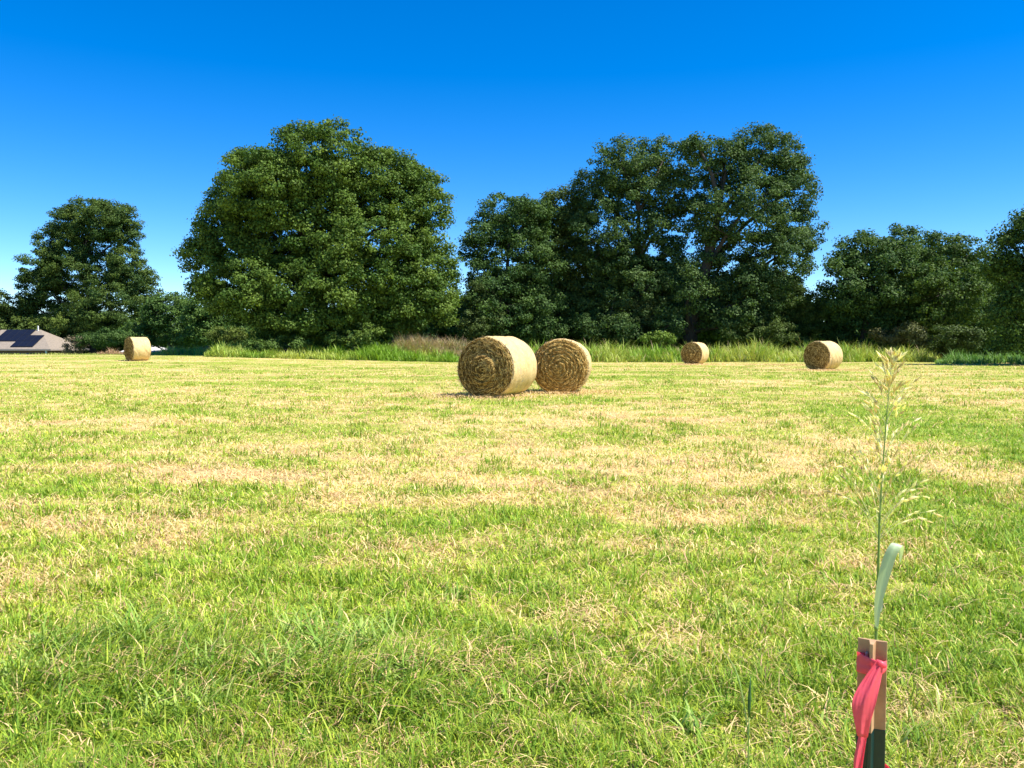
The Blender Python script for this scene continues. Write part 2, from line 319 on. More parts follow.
def bale(px, Yd, face_az, dia, length, label, seed, ring=0., strands=2600, sw=.014, darkness=1., core_off=(0, 0)):
    """face_az: direction of the visible end's normal, degrees, -90 = towards the camera"""
    rg = np.random.default_rng(seed); Rr = dia/2
    X0 = (px-512)/F*Yd; z0 = float(H(X0, Yd))
    root = thing('hay_bale', (X0, Yd, z0-.03), label, 'hay bale', 'round hay bales left on the mown field', rz=R(face_az+90))
    sag = lambda a: 1-.035*np.clip(-np.sin(a)-.75, 0, 1)*4    # flattened where it sits
    ph = rg.random(4)*6.28
    rad = lambda a: Rr*(1+.012*np.sin(2*a+ph[0])+.008*np.sin(3*a+ph[1])+.004*np.sin(7*a+ph[2]))*sag(a)
    na = 160; A = np.arange(na)*2*math.pi/na
    # end faces: spiral layers of hay; body surface between
    def facez(r, a):     # outward bulge of the end
        q = r/Rr
        z = .035*(1-q**6)+.014*np.sin(q*46+a)+.020*(fbm(q*9+50, a*2.2+10*np.sin(a), 1., 3, seed)-.5)
        if ring: z = z+ring*.11*smooth((.50-np.hypot(r*np.cos(a)/Rr-core_off[0], r*np.sin(a)/Rr-core_off[1]))/.05)
        return z-.06*smooth((q-.93)/.07)**2
    rows = []; rr = np.linspace(0.02, 1, 42)
    profile = [(q, 'f') for q in rr]+[(1, y) for y in np.linspace(-length/2+.02, length/2-.02, 14)]+[(q, 'b') for q in rr[::-1]]
    Vb = []; Cb = []
    for q, kind in profile:
        ra = rad(A)*q*(.985 if kind in ('f', 'b') else 1)
        if kind == 'f': yy = -length/2-facez(ra, A)
        elif kind == 'b': yy = length/2+facez(ra, A+1)
        else: yy = np.full(na, float(kind))
        Vb.append(np.stack([ra*np.cos(A), yy, Rr+ra*np.sin(A)], 1))
        nse = fbm(ra*9+30, A*3+q*26, 1.3, 3, seed+1)
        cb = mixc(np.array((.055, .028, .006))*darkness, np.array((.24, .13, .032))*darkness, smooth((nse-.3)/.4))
        if kind not in ('f', 'b'): cb = mixc((.42, .31, .16), (.6, .48, .28), nse)
        Cb.append(cb)
    nr = len(profile); Vb = np.concatenate(Vb); Cb = np.concatenate(Cb)
    i = np.arange((nr-1)*na); r_, c_ = i//na, i % na; a0 = r_*na+c_; a1 = r_*na+(c_+1) % na
    Qb = np.stack([a0, a1, a1+na, a0+na], 1)
    f_c = np.stack([np.zeros(na-2, int), np.arange(2, na), np.arange(1, na-1)], 1)
    l_c = (nr-1)*na+np.stack([np.zeros(na-2, int), np.arange(1, na-1), np.arange(2, na)], 1)
    parts = [(Vb, Qb, np.concatenate([f_c, l_c]), Cb)]
    # loose strands on the ends, mostly following the roll
    for side in (-1, 1):
        n = strands if side < 0 else strands//4
        q = np.sqrt(rg.random(n))*.985; a = rg.random(n)*6.283; r0 = q*Rr*.985
        L = .06+.22*rg.random(n)**1.5; dirn = np.pi/2+rg.normal(0, .38, n)+np.where(rg.random(n) < .12, rg.normal(0, 1, n), 0)
        tx = np.cos(a+dirn); tz = np.sin(a+dirn); Vs = np.zeros((n, 8, 3), np.float32)
        ws = sw*(.5+.8*rg.random(n)); off0 = .004+.012*rg.random(n); bow = .01+.045*rg.random(n)**2
        for k, t in enumerate((-.5, -.17, .17, .5)):
            xx = r0*np.cos(a)+tx*L*t; zz = r0*np.sin(a)+tz*L*t
            xx = xx-np.cos(a)*L*L*(t*t)*.6; zz = zz-np.sin(a)*L*L*(t*t)*.6
            rq = np.hypot(xx, zz); aa = np.arctan2(zz, xx); lim = rad(aa)*1.0; s_ = np.minimum(1, lim/np.maximum(rq, 1e-4)); xx, zz, rq = xx*s_, zz*s_, rq*s_
            fz = facez(rq, aa if side < 0 else aa+1)+off0+bow*(1-4*t*t)
            yy = side*(length/2+fz)
            wx, wz = -tz*ws/2, tx*ws/2
            Vs[:, 2*k] = np.stack([xx-wx, yy, Rr+zz-wz], 1); Vs[:, 2*k+1] = np.stack([xx+wx, yy+.004*side, Rr+zz+wz], 1)
        b = np.arange(n)[:, None]*8
        Qs = np.concatenate([b+np.array([[2*k, 2*k+1, 2*k+3, 2*k+2]]) for k in range(3)])
        t = rg.random(n)**2.2; cs = mixc(np.array((.15, .08, .018))*darkness, np.array((.90, .60, .20)), t)
        parts.append((Vs.reshape(-1, 3), Qs, np.zeros((0, 3), int), np.repeat(cs[:, None], 8, 1).reshape(-1, 3)))
    # frayed ends at the rim and foot
    n = 500; a = rg.random(n)*6.283; a = np.where(rg.random(n) < .4, rg.normal(-1.57, .7, n), a); y0 = -length/2-.01+.1*rg.random(n)**2
    ra = rad(a); p0 = np.stack([ra*np.cos(a), y0, Rr+ra*np.sin(a)], 1)
    d = np.stack([np.cos(a)*.5, -.4-.6*rg.random(n), np.sin(a)*.5], 1)+rg.normal(0, .5, (n, 3)); L = (.03+.07*rg.random(n))[:, None]; p1 = p0+d*L
    p1[:, 2] = np.maximum(p1[:, 2], .04); s_ = np.stack([-np.sin(a), 0*a, np.cos(a)], 1)*sw*.45
    Vf = np.stack([p0-s_, p0+s_, p1], 1).reshape(-1, 3); cs = mixc(np.array((.3, .2, .09)), np.array((.62, .5, .28)), rg.random(n))
    parts.append((Vf, np.zeros((0, 4), int), np.arange(n)[:, None]*3+np.array([[0, 1, 2]]), np.repeat(cs, 3, 0)))
    V, Q, T, c = join(parts); mesh('rolled_hay', V, quads=Q, tris=T, mat=M_hay, col=c, parent=root)
    # net wrap
    ys = np.linspace(-length/2+.005, length/2-.005, 26); Vn = []; na2 = 200; A2 = np.arange(na2+1)*2*math.pi/na2
    for y0 in ys:
        e = (abs(y0)/(length/2)); dr = .012-.035*smooth((e-.93)/.07)+.006*np.sin(A2*1.0+y0*9)*0
        lump = .034*(fbm(np.cos(A2)*3+9, np.sin(A2)*3+y0*5+20, 1.2, 3, seed+5)-.5)*2
        ra = rad(A2)+dr+lump; Vn.append(np.stack([ra*np.cos(A2), np.full(na2+1, y0), Rr+ra*np.sin(A2)], 1))
    Vn = np.concatenate(Vn); m2 = len(ys); i = np.arange((m2-1)*na2); r_, c_ = i//na2, i % na2; a0 = r_*(na2+1)+c_
    o = mesh('net_wrap', Vn, quads=np.stack([a0, a0+1, a0+na2+2, a0+na2+1], 1), mat=M_net, parent=root, smooth_=True)
    uv = o.data.uv_layers.new(name='UVMap'); li = np.zeros(len(o.data.loops), np.int32); o.data.loops.foreach_get('vertex_index', li)
    U = np.stack([(li//(na2+1))/m2*1.2+seed, (li % (na2+1))/na2*4.], 1).astype(np.float32); uv.data.foreach_set('uv', U.ravel())
    return root
BD, BL = 1.77, 1.55
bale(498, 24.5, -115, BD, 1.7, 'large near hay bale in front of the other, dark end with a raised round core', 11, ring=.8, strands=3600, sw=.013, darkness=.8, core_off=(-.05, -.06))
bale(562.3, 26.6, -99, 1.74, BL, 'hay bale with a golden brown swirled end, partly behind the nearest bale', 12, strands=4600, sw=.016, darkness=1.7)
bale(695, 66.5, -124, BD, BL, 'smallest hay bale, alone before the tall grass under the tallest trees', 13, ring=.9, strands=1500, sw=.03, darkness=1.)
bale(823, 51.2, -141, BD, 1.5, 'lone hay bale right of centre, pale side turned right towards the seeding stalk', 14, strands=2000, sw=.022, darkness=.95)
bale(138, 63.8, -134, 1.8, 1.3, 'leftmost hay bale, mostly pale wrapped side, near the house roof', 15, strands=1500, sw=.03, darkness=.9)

# ---------------------------------------------------------------- trees
def crown_mesh(lobes, rg, leaf=.34, dens=.36, per=105, c0=(.045, .085, .018), c1=(.10, .155, .035), clump_r=.95, gap=0.):
    cs = []; 
    Lc = np.array([l[0] for l in lobes]); Lr = np.array([l[1] for l in lobes])
    for c, r in lobes:
        area = 4*math.pi*((r[0]*r[2])**1.6+(r[0]*r[1])**1.6+(r[1]*r[2])**1.6)**(1/1.6)/3**(1/1.6)
        k = max(6, int(area*dens)); d = rg.normal(0, 1, (k, 3)); d /= np.linalg.norm(d, axis=1)[:, None]
        f = .78+.27*rg.random(k); p = c+d*r*f[:, None]
        cs.append(np.concatenate([p, d], 1))
        k2 = int(k*.6); d = rg.normal(0, 1, (k2, 3)); d /= np.linalg.norm(d, axis=1)[:, None]; cs.append(np.concatenate([c+d*r*(rg.random(k2)**.5*.7)[:, None], d], 1))
    cs = np.concatenate(cs)
    # drop clumps buried deep inside another lobe
    dd = np.min(np.linalg.norm((cs[:, None, :3]-Lc[None])/Lr[None], axis=2), axis=1)
    cs = cs[(dd > .62) | (rg.random(len(cs)) < .5)]
    if gap: cs = cs[rg.random(len(cs)) > gap]
    K = len(cs); size = clump_r*(.45+.95*rg.random(K)**1.3); hue = rg.random(K); cnt = (per*(size/clump_r)**2*(.7+.6*rg.random(K))).astype(int)
    idx = np.repeat(np.arange(K), cnt); n = len(idx)
    d = rg.normal(0, 1, (n, 3)); d /= np.linalg.norm(d, axis=1)[:, None]; f = np.where(rg.random(n) < .22, .9+.5*rg.random(n), .3+.75*rg.random(n)**.7)
    p = cs[idx, :3]+d*f[:, None]*size[idx][:, None]*np.array([1, 1, .62])
    nr = d*.6+cs[idx, 3:]*.35+np.array([0, 0, .45])+rg.normal(0, .55, (n, 3)); nr /= np.linalg.norm(nr, axis=1)[:, None]
    t = np.cross(nr, rg.normal(0, 1, (n, 3))); t /= np.linalg.norm(t, axis=1)[:, None]; s = np.cross(nr, t)
    L = (leaf*(.6+.8*rg.random(n)))[:, None]; wd = L*(.34+.12*rg.random(n)[:, None])
    V = np.stack([p-t*L*.5, p+s*wd-t*L*.05+nr*L*.06, p+t*L*.5-nr*L*.10, p-s*wd-t*L*.05+nr*L*.06], 1)
    q = np.clip(hue[idx]*.6+rg.random(n)*.4, 0, 1); col = mixc(c0, c1, q)*(rg.normal(1, .18, n).clip(.5, 1.6))[:, None]
    return V.reshape(-1, 3), np.arange(n*4).reshape(n, 4), np.repeat(col, 4, 0), cs[:, :3]
GROUPS = {}
def tree(name, label, cat, base_px, Yd, lobes_px, seed, group=None, leaf=.34, dens=.36, per=105, c0=(.045, .085, .018), c1=(.10, .155, .035), trunk_r=.4, clump_r=.95, gap=0., base_h=.15, depth=1.0, twigs=90):
    rg = np.random.default_rng(seed)
    X0 = (base_px-512)/F*Yd; z0 = float(H(X0, Yd)); B = np.array([X0, Yd, z0])
    lobes = []
    for (px, py, rx, ry) in lobes_px:
        dz = 0.
        if isinstance(rx, tuple): rx, dz = rx
        r0 = rx*Yd/F; rv = ry*Yd/F; off = rg.normal(0, .35)*r0*depth+dz
        c = P(px, py, Yd+off); lobes.append((c-B, np.array([r0, (r0*.6+rv*.4)*depth, rv])))
    zmin = .3
    V, Q, col, cl = crown_mesh(lobes, rg, leaf*.60, dens*1.75, per*1.45, c0, c1, clump_r*.80, gap)
    V[:, 2] = np.maximum(V[:, 2], .05)
    root = thing(name, B, label, cat, group)
    # trunk and limbs
    mb = MB(); top = np.mean([l[0] for l in lobes], axis=0); zt = max(l[0][2] for l in lobes)
    tp = [np.array([0, 0, -.3]), np.array([rg.normal(0, .1), rg.normal(0, .1), zt*.15]), np.array([top[0]*.25, top[1]*.2, zt*.35]), np.array([top[0]*.55, top[1]*.5, zt*.6]), np.array([top[0]*.8, top[1]*.7, zt*.93])]
    mb.tube(tp, [trunk_r*1.35, trunk_r, trunk_r*.8, trunk_r*.5, trunk_r*.14], 10)
    def ontrunk(t):
        t = min(max(t, 0), .999)*(len(tp)-1); i = int(t); f = t-i; return tp[i]*(1-f)+tp[i+1]*f
    ends = []
    for c, r in lobes:
        s = ontrunk(min(.85, max(.22, (c[2]-.5*np.hypot(c[0], c[1]))/zt))); mid = s*.5+c*.5+np.array([rg.normal(0, .3), rg.normal(0, .3), .06*np.linalg.norm(c-s)]); e = c+np.array([0, 0, r[2]*.3])
        mb.tube([s, s*.75+mid*.25, mid, c, e], [trunk_r*.42, trunk_r*.36, trunk_r*.27, trunk_r*.16, trunk_r*.06], 7, cap=False); ends += [(mid, trunk_r*.2), (c, trunk_r*.14)]
    if len(cl) and twigs:
        for p in cl[rg.choice(len(cl), min(twigs, len(cl)), replace=False)]:
            e, er = min(ends, key=lambda q: np.linalg.norm(q[0]-p)); m1 = e*.5+p*.5+rg.normal(0, .2, 3)
            mb.tube([e, m1, p], [er*.6, er*.35, .015], 5, cap=False)
    mb.build('trunk', M_bark, root, sm=True)
    mesh('crown', V, quads=Q, mat=M_leaf, col=col, parent=root)
    return root
BG = 'trees in the wood behind the hay field'
OAK0, OAK1 = (.036, .090, .014), (.150, .220, .034)
DK0, DK1 = (.028, .072, .018), (.100, .165, .036)
tree('broadleaf_tree', 'broad rounded oak left of centre, the widest crown, reaching down to the field edge', 'tree', 322, 81,
     [(325, 163, 52, 38), (268, 190, 44, 40), (380, 190, 46, 40), (232, 206, 24, 22), (256, 168, 28, 22), (236, 232, 40, 36), (300, 235, (62, -3), 50), (370, 255, (62, -3), 55), (418, 205, 30, 38), (420, 275, 36, 48),
      (246, 285, (44, -1.5), 36), (325, 292, (70, -4), 40), (203, 254, 21, 17), (210, 285, 18, 15), (394, 310, 40, 24), (300, 324, 46, 22), (436, 303, 20, 22), (340, 205, (40, -3), 35)],
     101, BG, leaf=.36, dens=.40, per=105, c0=OAK0, c1=OAK1, trunk_r=.6)
tree('broadleaf_tree', 'open crowned tree at far left standing behind the house with solar panels', 'tree', 93, 130,
     [(92, 222, 30, 25), (72, 226, 22, 20), (62, 246, 26, 22), (42, 268, 20, 20), (112, 222, 22, 22), (125, 232, 17, 22), (40, 288, 22, 22), (88, 272, (38, -2), 26), (128, 268, 18, 24), (142, 292, 19, 22), (65, 305, 34, 24), (110, 308, (36, -2), 28), (148, 322, 14, 20), (86, 332, 34, 14), (26, 302, 12, 14), (45, 318, 22, 14), (22, 320, 12, 12)],
     102, BG, leaf=.40, dens=.36, per=80, c0=DK0, c1=(.115, .165, .028), trunk_r=.5, gap=.08)
tree('broadleaf_tree', 'tall dark tree just right of the wide oak, behind the two near hay bales', 'tree', 503, 92,
     [(505, 222, 32, 28), (480, 258, 18, 34), (525, 262, (36, -2), 40), (500, 305, (34, -2), 36), (478, 305, 16, 26), (540, 312, 28, 28), (528, 218, 24, 22), (500, 332, (26, -2), 12), (540, 335, 26, 10)], 103, BG, leaf=.36, dens=.34, per=90, c0=DK0, c1=DK1, trunk_r=.45)
tree('broadleaf_tree', 'slim green topped tree wedged against the left flank of the tallest pair', 'tree', 562, 95,
     [(562, 214, 25, 24), (580, 240, 24, 34), (556, 262, 30, 36), (572, 308, 34, 34), (545, 225, 20, 24), (582, 205, 16, 18), (575, 332, 26, 12)], 104, BG, leaf=.36, dens=.34, per=90, c0=(.05, .09, .02), c1=(.115, .155, .034), trunk_r=.4)
tree('broadleaf_tree', 'left tree of the tallest pair, airy crown with sky showing through', 'tree', 634, 91,
     [(622, 166, 32, 26), (662, 162, 36, 24), (596, 196, 24, 26), (636, 196, 30, 22), (683, 190, 24, 24), (606, 240, (34, -2), 36), (662, 262, 26, 24), (640, 290, (36, -2), 36), (604, 300, 32, 36), (670, 310, 24, 28), (622, 262, 26, 26), (652, 226, 20, 18), (672, 240, 17, 17), (676, 215, 14, 16), (640, 328, (34, -3), 14), (608, 328, (26, -3), 14)],
     105, BG, leaf=.36, dens=.34, per=85, c0=(.030, .072, .020), c1=(.105, .165, .042), trunk_r=.5, gap=.10)
tree('broadleaf_tree', 'right tree of the tallest pair, highest top and thick dark trunk', 'tree', 689, 89,
     [(762, 155, 38, 28), (724, 165, 24, 24), (790, 190, 26, 32), (746, 208, (40, -2), 34), (800, 232, 24, 24), (775, 258, 34, 34), (722, 262, (28, -1), 34), (700, 222, 18, 22), (745, 300, (34, -2), 32), (716, 300, 20, 26), (700, 150, 18, 18), (668, 326, (14, -4), 16), (690, 290, (16, -5), 20), (724, 328, (20, -3), 14), (760, 326, 26, 16)],
     106, BG, leaf=.36, dens=.35, per=85, c0=(.030, .072, .020), c1=(.105, .165, .042), trunk_r=.75, gap=.06)
tree('broadleaf_tree', 'rounded dark tree behind the right hand hay bale', 'tree', 862, 86,
     [(868, 256, 32, 26), (846, 285, 22, 32), (888, 285, (34, -2), 34), (864, 318, (34, -2), 30), (902, 325, 28, 26), (898, 250, 24, 22)], 107, BG, leaf=.36, dens=.36, per=90, c0=DK0, c1=DK1, trunk_r=.35)
tree('broadleaf_tree', 'bushy dark tree with a knobbly top behind the seeding stalk', 'tree', 942, 85,
     [(935, 254, 28, 22), (960, 262, 28, 26), (978, 288, 20, 26), (940, 295, (38, -2), 34), (958, 328, (34, -1), 26), (918, 290, 22, 28), (985, 318, 16, 24)], 108, BG, leaf=.36, dens=.36, per=90, c0=DK0, c1=(.110, .168, .024), trunk_r=.4)
tree('broadleaf_tree', 'tree cut off by the right edge of the photo, shading the grass below', 'tree', 1048, 64,
     [(1006, 240, 13, 14), (1026, 226, 16, 14), (995, 262, 12, 16), (1060, 230, 34, 30), (1005, 275, 16, 20), (1034, 280, (34, -1), 36), (1080, 290, 40, 45), (1016, 322, (26, -1), 28), (1060, 330, 40, 26), (1110, 260, 40, 40)], 109, BG, leaf=.30, dens=.42, per=90, c0=DK0, c1=(.110, .168, .024), trunk_r=.4)
tree('broadleaf_tree', 'low tree at the left edge of the photo rising over the solar roof', 'tree', 2, 128, [(0, 306, 14, 14), (-20, 315, 22, 22), (14, 325, 18, 16), (30, 330, 20, 14), (-45, 300, 25, 30)], 110, BG, leaf=.45, dens=.30, per=70, c0=(.06, .10, .02), c1=(.12, .17, .035), trunk_r=.3)
tree('broadleaf_tree', 'low round tree right of the leftmost tree, over the leftmost hay bale', 'tree', 172, 118, [(174, 308, 17, 15), (158, 312, 14, 14), (160, 330, 18, 16), (186, 330, 16, 16), (140, 335, 16, 14)], 111, BG, leaf=.42, dens=.38, per=80, c0=(.05, .11, .025), c1=(.13, .21, .045), trunk_r=.25)
tree('broadleaf_tree', 'low tree peeping out left of the wide oak', 'tree', 208, 112, [(200, 313, 20, 15), (222, 314, 20, 16), (200, 332, 18, 14), (240, 330, 22, 18), (216, 334, 24, 12)], 112, BG, leaf=.42, dens=.32, per=80, c0=(.05, .11, .025), c1=(.14, .22, .045), trunk_r=.25)
# darker wood farther back, seen between the trunks
rg0 = np.random.default_rng(9)
far_labels = ['far tree in the dark gap right of the wide oak', 'far tree behind the slim tree, low in the wood', 'far tree seen under the airy crown of the tallest pair', 'far tree behind the thick dark trunk',
              'far tree low behind the right side of the tallest crown', 'far tree in the dark wood behind the rounded tree on the right', 'far tree behind the knobbly topped tree', 'far tree behind the tree at the right edge']
for j, (px, top) in enumerate(((470, 285), (545, 262), (612, 250), (690, 258), (760, 262), (870, 272), (940, 272), (1020, 262))):
    Yd = 108+rg0.uniform(-5, 8); lb = []
    for q in range(7): lb.append((px+rg0.uniform(-34, 34), top+22+(350-top-28)*q/6.5, rg0.uniform(26, 36), 20))
    tree('broadleaf_tree', far_labels[j], 'tree', px, Yd, lb, 200+j, BG, leaf=.55, dens=.26, per=60, c0=DK0, c1=DK1, trunk_r=.4, clump_r=1.2, twigs=0)
rgw = np.random.default_rng(31); n = 120000
x = rgw.uniform(-190, 230, n); y = rgw.uniform(136, 152, n); top = 5.5+4.5*fbm(x, y*0, .12, 3, 3)*2-2; z = H(x, y)+rgw.random(n)**.8*top*(.55+.6*fbm(x, y, .3, 2, 4))
nr = rgw.normal(0, 1, (n, 3))+np.array([0, -.4, .7]); nr /= np.linalg.norm(nr, axis=1)[:, None]; t = np.cross(nr, rgw.normal(0, 1, (n, 3))); t /= np.linalg.norm(t, axis=1)[:, None]; s = np.cross(nr, t); p = np.stack([x, y, z], 1); L = .45+.4*rgw.random(n)[:, None]
V = np.stack([p-t*L, p+s*L*.5, p+t*L, p-s*L*.5], 1); V[:, :, 2] = np.maximum(V[:, :, 2], H(x, y)[:, None])
q = np.clip(fbm(x, y, .2, 2, 6)*.7+rgw.random(n)*.3, 0, 1)
tag(mesh('far_woods', V.reshape(-1, 3), quads=np.arange(n*4).reshape(n, 4), mat=M_leaf, col=np.repeat(mixc(DK0, DK1, q), 4, 0)), 'dark far wood filling the gaps low between the trunks', 'woods', kind='stuff')
# shrubs and saplings filling the edge of the wood
SH = 'shrubs along the edge of the wood'
shr = [(800, 90, [(792, 302, 22, 18), (812, 314, 18, 22), (778, 322, 24, 18), (806, 334, 24, 12)], 'bright leafy sapling beside the right flank of the tallest tree', (.05, .10, .022), (.12, .18, .04)),
       (760, 86, [(755, 330, 26, 12), (775, 332, 20, 11), (735, 333, 18, 10)], 'low shrub between the two right hand hay bales', (.06, .10, .022), (.13, .18, .04)),
       (655, 83, [(655, 338, 13, 6), (664, 340, 10, 5)], 'small bright green bush just left of the smallest hay bale', (.12, .20, .03), (.22, .31, .05)),
       (590, 91, [(590, 325, 24, 16), (612, 332, 20, 12)], 'dark shrub behind the tall grass right of the golden brown bale', DK0, DK1),
       (640, 90, [(640, 315, 26, 20), (625, 330, 20, 14)], 'shrub under the airy crown of the tallest pair', (.05, .09, .022), (.13, .17, .05)),
       (480, 86, [(478, 300, 14, 16), (474, 322, 16, 14), (492, 325, 16, 14)], 'upright shrub at the right foot of the wide oak', (.05, .09, .02), (.11, .15, .04)),
       (530, 90, [(530, 328, 26, 14), (550, 330, 20, 12)], 'dark shrub behind the pair of near hay bales', DK0, DK1),
       (838, 88, [(830, 318, 14, 18), (838, 334, 18, 12)], 'shrub in the gap just above the right hand hay bale', DK0, DK1),
       (888, 81, [(886, 335, 14, 8), (900, 338, 12, 7)], 'olive weedy bush right of the right hand hay bale', (.13, .14, .04), (.24, .20, .08)),
       (915, 80, [(912, 334, 12, 10), (922, 340, 12, 7)], 'brownish dry bush directly behind the seeding stalk', (.10, .12, .04), (.18, .18, .07)),
       (955, 75, [(950, 336, 18, 12), (968, 338, 16, 10)], 'dark green bush at the foot of the knobbly topped tree', (.05, .09, .022), (.11, .15, .04)),
       (350, 76, [(345, 338, 20, 8), (368, 334, 16, 9)], 'leafy bush at the foot of the wide oak in bright grass', (.08, .14, .025), (.17, .24, .045)),
       (300, 75, [(285, 344, 22, 7), (262, 347, 16, 5)], 'shaded leafy bush under the left side of the wide oak', (.07, .13, .025), (.13, .2, .04)),
       (230, 90, [(228, 336, 18, 9), (245, 340, 14, 8)], 'round bush left of the wide oak above the reddish weeds', (.08, .13, .022), (.17, .21, .04)),
       (75, 106, [(76, 343, 9, 5), (84, 345, 8, 5), (70, 347, 6, 4)], 'dry brownish bush at the right end of the solar roof', (.14, .11, .07), (.26, .22, .14)),
       (45, 128, [(40, 325, 18, 9), (60, 322, 16, 12)], 'yellow green shrub showing over the solar roof ridge', (.10, .16, .03), (.2, .27, .05)),
       (120, 104, [(112, 338, 18, 9), (92, 340, 16, 8)], 'dark shrub below the leftmost tree beside the hay bale', DK0, DK1)]
for j, (px, Yd, lb, lab, c0, c1) in enumerate(shr):
    tree('shrub', lab, 'shrub', px, Yd, lb, 300+j, SH, leaf=.28, dens=.75, per=70, c0=c0, c1=c1, trunk_r=.12, clump_r=.6, twigs=10)

# ---------------------------------------------------------------- house with solar panels
M_roof = plain('shingles', (.19, .155, .12), .9, rgb2=(.29, .24, .185), scale=3, stretch=(1, 1, 4))
M_wall = plain('brick_wall', (.19, .11, .08), .9, noise=.2, scale=8)
M_dark = plain('window_glass', (.02, .025, .03), .15)
M_white = plain('white_trim', (.75, .75, .72), .5, noise=.06, scale=4)
def solarmat():
    m, t, b = newmat('solar_cells'); tc = t.nodes.new('ShaderNodeTexCoord'); br = t.nodes.new('ShaderNodeTexBrick'); br.offset = 0
    br.inputs['Scale'].default_value = 1; br.inputs['Brick Width'].default_value = .17; br.inputs['Row Height'].default_value = .17; br.inputs['Mortar Size'].default_value = .006
    br.inputs['Color1'].default_value = (.006, .008, .018, 1); br.inputs['Color2'].default_value = (.008, .010, .022, 1); br.inputs['Mortar'].default_value = (.02, .025, .035, 1)
    t.links.new(tc.outputs['Object'], br.inputs['Vector']); t.links.new(br.outputs[0], b.inputs['Base Color']); b.inputs['Roughness'].default_value = .35; b.inputs['Specular IOR Level'].default_value = .08; return m
M_solar = solarmat(); M_frame = plain('panel_frame', (.03, .03, .035), .4, metal=.5, noise=.05)
gz = float(H(-68, 113))
hz = 1.02; rz_ = 3.72; xr = -62.4; xl = -86.; y0, y1 = 113., 123.4; ym = (y0+y1)/2
house = thing('house', (-74, 118, gz), 'single storey house with brownish hip roof carrying dark solar panels', 'house'); hb = np.array([-74, 118, gz])
mb = MB(); mb.box(xl+.6+74, xr-.6+74, y0+.6-118, y1-.6-118, -.3, hz-gz-.02); wall = mb.build('wall', M_wall, house)
def rel(p): return tuple(np.array(p, float)-hb)
A_, B_, C_, D_ = (xl, y0, hz), (xr, y0, hz), (xr, y1, hz), (xl, y1, hz); E_, G_ = (xl+4.2, ym, rz_), (xr-4.2, ym, rz_)
mb = MB()
for f in ((A_, B_, G_, E_), (B_, C_, G_), (C_, D_, E_, G_), (D_, A_, E_), (D_, C_, B_, A_)): mb.poly([rel(p) for p in f])
roof = mb.build('roof', M_roof, house)
mb = MB(); mb.box(xl-.05+74, xr+.05+74, y0-.05-118, y0+.01-118, hz-gz-.2, hz-gz-.01); mb.box(xr-.01+74, xr+.05+74, y0+.011-118, y1-118, hz-gz-.2, hz-gz-.01); mb.build('fascia', plain('beige_fascia', (.34, .28, .23), .7, noise=.1, scale=4), roof)
mb = MB(); mb.tube([rel((xr-4.4, ym-.25, rz_-.3)), rel((xr-4.4, ym-.25, rz_+.55))], .09, 8); mb.build('vent_pipe', M_white, roof)
mb = MB(); mb.tube([rel((xr-.75, y0+.28, gz)), rel((xr-.75, y0+.28, hz-.2))], .12, 8); mb.build('porch_post', M_white, house)
for wx in (-66.2, -69.5, -72.5):
    mb = MB(); mb.box(wx-.6+74, wx+.6+74, y0+.55-118, y0+.59-118, .9, 2.2); w_ = mb.build('window', M_dark, house)
    mb = MB(); mb.box(wx-.68+74, wx-.605+74, y0+.52-118, y0+.58-118, .84, 2.26); mb.box(wx+.605+74, wx+.68+74, y0+.52-118, y0+.58-118, .84, 2.26); mb.box(wx-.6+74, wx+.6+74, y0+.52-118, y0+.58-118, .82, .9); mb.box(wx-.6+74, wx+.6+74, y0+.52-118, y0+.58-118, 2.2, 2.26); mb.build('frame', M_white, w_)
slope = np.array([0, ym-y0, rz_-hz]); SL = np.linalg.norm(slope); sl_ = slope/SL; nrm = np.array([0, -sl_[2], sl_[1]])
def panel(x, t):
    mb = MB(); p = np.array([x, y0, hz])+sl_*t+nrm*.08
    w, l = 1.0, 1.70
    o = bpy.data.objects.new('x', None)
    me_v = []
    for dn in (0, .045):
        for (dx, dt) in ((0, 0), (w, 0), (w, l), (0, l)): me_v.append(rel(p+np.array([dx, 0, 0])+sl_*dt+nrm*dn))
    bpy.data.objects.remove(o)
    f = mesh('solar_panel', me_v, faces=[(0, 3, 2, 1), (4, 5, 6, 7), (0, 1, 5, 4), (1, 2, 6, 5), (2, 3, 7, 6), (3, 0, 4, 7)], mat=M_frame, parent=roof)
    q = p+nrm*.049
    c = [rel(q+np.array([dx, 0, 0])+sl_*dt) for dx, dt in ((.03, .03), (w-.03, .03), (w-.03, l-.03), (.03, l-.03))]
    f.data.materials.append(M_solar)
    import bmesh
    b = bmesh.new(); b.from_mesh(f.data); fc = b.faces.new([b.verts.new(v) for v in c]); fc.material_index = 1; b.to_mesh(f.data); b.free()
for i_ in range(4): panel(-71.2+i_*1.02, 3.98)
for i_ in range(6): panel(-71.2+i_*1.02, 2.25)
for i_ in range(3): panel(-68.1+i_*1.02, .52)
for i_ in range(5): panel(-77.2+i_*1.02, 3.98)
for i_ in range(4): panel(-77.2+i_*1.02, 2.25)
